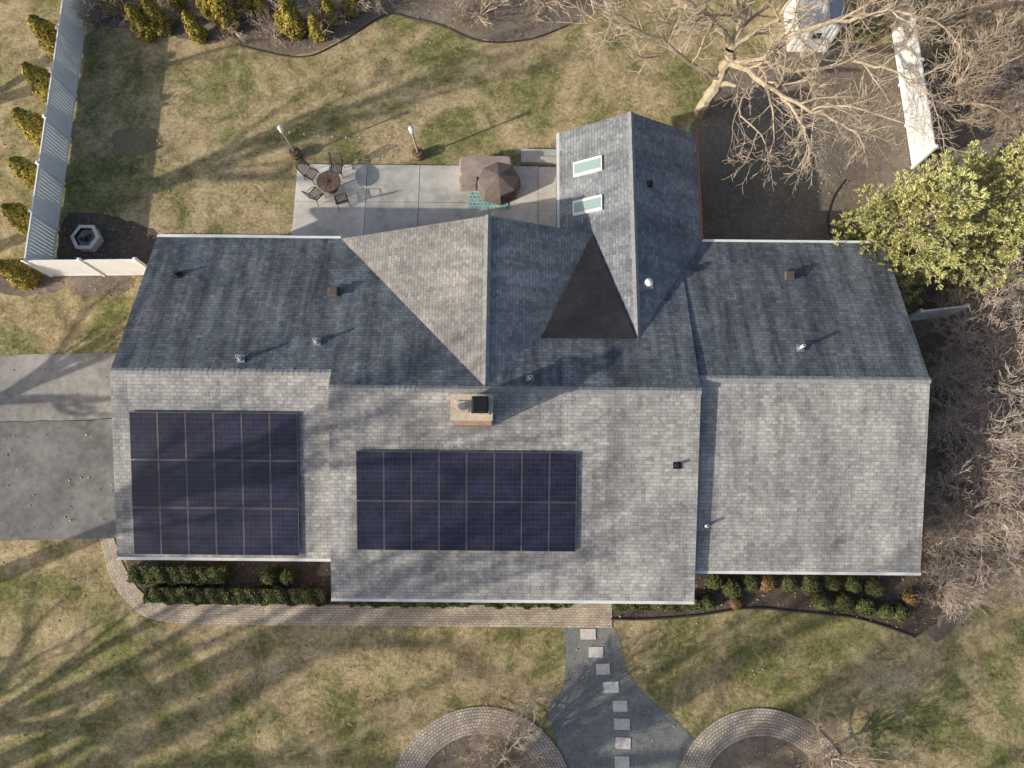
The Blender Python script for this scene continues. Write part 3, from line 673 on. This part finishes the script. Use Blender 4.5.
limb(b,[(727,62,3.6),(755,78,4.4),(780,92,5.0),(812,110,5.6),(850,128,6.2)],(.14,.035))
limb(b,[(762,60,4.6),(800,72,5.2),(840,62,6.0),(885,70,6.8),(930,95,7.2)],(.10,.03))
limb(b,[(780,92,5.0),(800,120,5.3),(808,150,5.6)],(.07,.025),4,(5,6,5,4))
limb(b,[(718,78,2.8),(690,62,4.0),(660,40,5.2),(620,22,6.0),(592,8,6.5)],(.11,.03))
limb(b,[(733,48,4.2),(775,20,5.6),(800,-10,7)],(.12,.04),3)
limb(b,[(755,78,4.4),(740,110,4.8),(765,140,5.2)],(.06,.02),4,(5,5,5,4))
limb(b,[(812,110,5.6),(850,105,6.2),(900,125,6.8)],(.05,.02),3)
b.obj('bare_oak_tree',[bark,twig])
def bare(name,h,r,spread,mx=4,nch=(8,6,5,4),upb=.06,trunkf=.35,mats=None,minr=.007,lf=.36):
    b=B(); t=[Vector((0,0,0))]; 
    for i in range(5): t.append(t[-1]+Vector((rs.normal(0,.03*h/8),rs.normal(0,.03*h/8),h*trunkf/5)))
    b.tube(t,[r*(1-.06*i) for i in range(6)],8,0,False)
    k=nch[0]
    for i in range(k):
        a=2*math.pi*i/k+rs.uniform(-.3,.3); el=rs.uniform(.35,1.1) if i else 1.3
        d=Vector((math.cos(a)*math.cos(el)*spread,math.sin(a)*math.cos(el)*spread,math.sin(el))).normalized()
        grow(b,t[-1-(i%3)],d,h*lf,r*.6,1,mx,upb,nch,.15,minr,.2)
    return b.obj(name,mats or [bark,twig])
def inst(o,p,s=1.0):
    o2=bpy.data.objects.new(o.name.split('.')[0],o.data); S.collection.objects.link(o2); o2.location=(p[0],p[1],0); o2.scale=(s,s,s); o2.rotation_euler=(0,0,rs.uniform(0,6.28)); return o2
# unseen trees added outside the view, placement and form invented for the long shadows
T1=bare('bare_tree',15,.38,.9,3,(5,4,3,2),.08,.30,None,.02); T1.location=(-30,-12,0)
T2=bare('bare_tree',14,.34,.7,3,(5,4,3,2),.10,.36,None,.02); T2.location=(-28,-18.5,0)
T3=bare('bare_tree',21,.44,.45,3,(5,4,3,2),.10,.42,None,.03,.40); T3.location=(-31,-6.5,0)
for q,s,t in (((-29.5,2.5),.8,T1),((-17,-17.5),.95,T3),((6,-17.5),.8,T1),((-9,-17),.85,T3),((-27,-12.5),.9,T3),
              ((-31,9.5),.8,T3),((-33,17),.95,T1),((-40,-20),1.15,T3),((13,-16),.7,T2),((-1,-23),.9,T1)): inst(t,q,s)
# right-side trees
tr=bare('bare_tree',6.5,.12,1.0,4,(9,7,6,4),.05,.18,[twig,twig],.007); p=P(945,110); tr.location=(p.x,p.y,0)
inst(tr,P(985,60),1.0); inst(tr,P(905,40),.75); inst(tr,P(1010,150),.9); inst(tr,P(965,20),.9); inst(tr,P(860,20),.7)
def shrub(h,stems=16,mats=None,mx=3):
    b=B()
    for i in range(stems):
        a=rs.uniform(0,2*math.pi); el=rs.uniform(.35,1.4); d=Vector((math.cos(a)*math.cos(el),math.sin(a)*math.cos(el),math.sin(el)))
        grow(b,Vector((d.x*.15,d.y*.15,0)),d,h*rs.uniform(.5,.75),.028,1,mx+1,.02,(5,5,4,3),.14,.0075,.2)
    return b.obj('bare_shrub',mats or [twigp,twigp])
s1=shrub(3.0,18); p=P(952,430); s1.location=(p.x,p.y,0); s2=shrub(3.4,18); p=P(960,340); s2.location=(p.x,p.y,0)
for px,s in (((960,500),1.0),((1000,390),1.1),((1005,470),1.0),((940,588),.66),((1010,550),.9),((945,385),.85),((985,300),1.1),((975,455),.9),((1015,330),1.1),((950,540),.7)): inst(s1 if rs.rand()<.5 else s2,P(*px),s)
s3=shrub(2.0,12,[twig,twig],2); p=P(100,20); s3.location=(p.x,p.y,0)
for px in ((130,12),(172,10),(195,18),(228,28),(262,10),(275,38),(310,30),(350,12),(375,6),(480,14),(545,2),(85,5),(160,5),(600,-10),(640,-15),(420,-15),(240,5),(330,8)): inst(s3,P(*px),rs.uniform(.7,1.2))
ot=bare('ornamental_bare_tree',5.2,.08,2.4,4,(9,7,6,5),.01,.2,[twig,twig],.0065); p=P(505,750); ot.location=(p.x,p.y,0)
inst(ot,P(822,752),.9)
for c,_ in rings:
    for k in range(8): inst(s3,(c.x+rs.uniform(-1.6,1.6),c.y+rs.uniform(-1.0,2.0)),.4)
def pine(p,h,R0):
    e=empty('pine_tree',(p.x,p.y,0)); b=B(); b.tube([(0,0,0),(.05,0,h*.5),(0,.05,h)],[.2,.12,.02],9)
    Cs=[];Ns=[]
    z=.5
    while z<h-.15:
        t=z/h; RL=R0*(1-t)**.50*(0.9 if t>.15 else .8)
        k=9 if t<.7 else 7
        for i in range(k):
            a=2*math.pi*(i+rs.uniform(-.3,.3))/k+z*2; L=RL*rs.uniform(.66,1.12); el=rs.uniform(.0,.35)
            d=Vector((math.cos(a),math.sin(a),el)).normalized(); s=Vector((0,0,z)); pts=[s+d*(L*j/4)+Vector((0,0,.10*L*(j/4)**2)) for j in range(5)]
            b.tube(pts,[.05*(1-t*.6)*(1-.18*j) for j in range(5)],4)
            for q in range(int(4+L*5)):
                u=rs.uniform(.2,1)**.65; base=s+d*(L*u)+Vector((0,0,.10*L*u*u)); sd=Vector((-d.y,d.x,0))*rs.normal(0,.18*L*(1.1-u)+.08)
                tip=base+sd+Vector((0,0,rs.uniform(0,.2))); 
                tr_=d+sd.normalized()*.5+Vector((0,0,.7)); tr_.normalize()
                nn=32; v=rn(nn)*.7+np.array(tr_)[None,:]; v/=np.linalg.norm(v,axis=1)[:,None]
                Cs.append(np.array(tip)[None,:]+v*rs.uniform(.04,.17,nn)[:,None]); Ns.append(v)
        z+=.38
    b.obj('trunk',[twigp],e)
    C=np.concatenate(Cs); V=np.concatenate(Ns); n=len(C); pr=np.cross(V,rn(n)); pr/=np.linalg.norm(pr,axis=1)[:,None]
    l=.075; w_=.019
    W=np.stack([C-V*l-pr*w_,C-V*l+pr*w_,C+V*l+pr*w_*.6,C+V*l-pr*w_*.6],1).reshape(-1,3)
    me=bpy.data.meshes.new('needles'); me.from_pydata(W.tolist(),[],np.arange(4*n).reshape(-1,4).tolist()); me.materials.append(pinem); me.update()
    o=bpy.data.objects.new('needles',me); S.collection.objects.link(o); o.parent=e
pine(P(868,262),7.0,3.5)
pine(P(935,248),8.0,3.9)
print('objs',len(S.objects),'verts',sum(len(o.data.vertices) for o in S.objects if o.type=='MESH'))
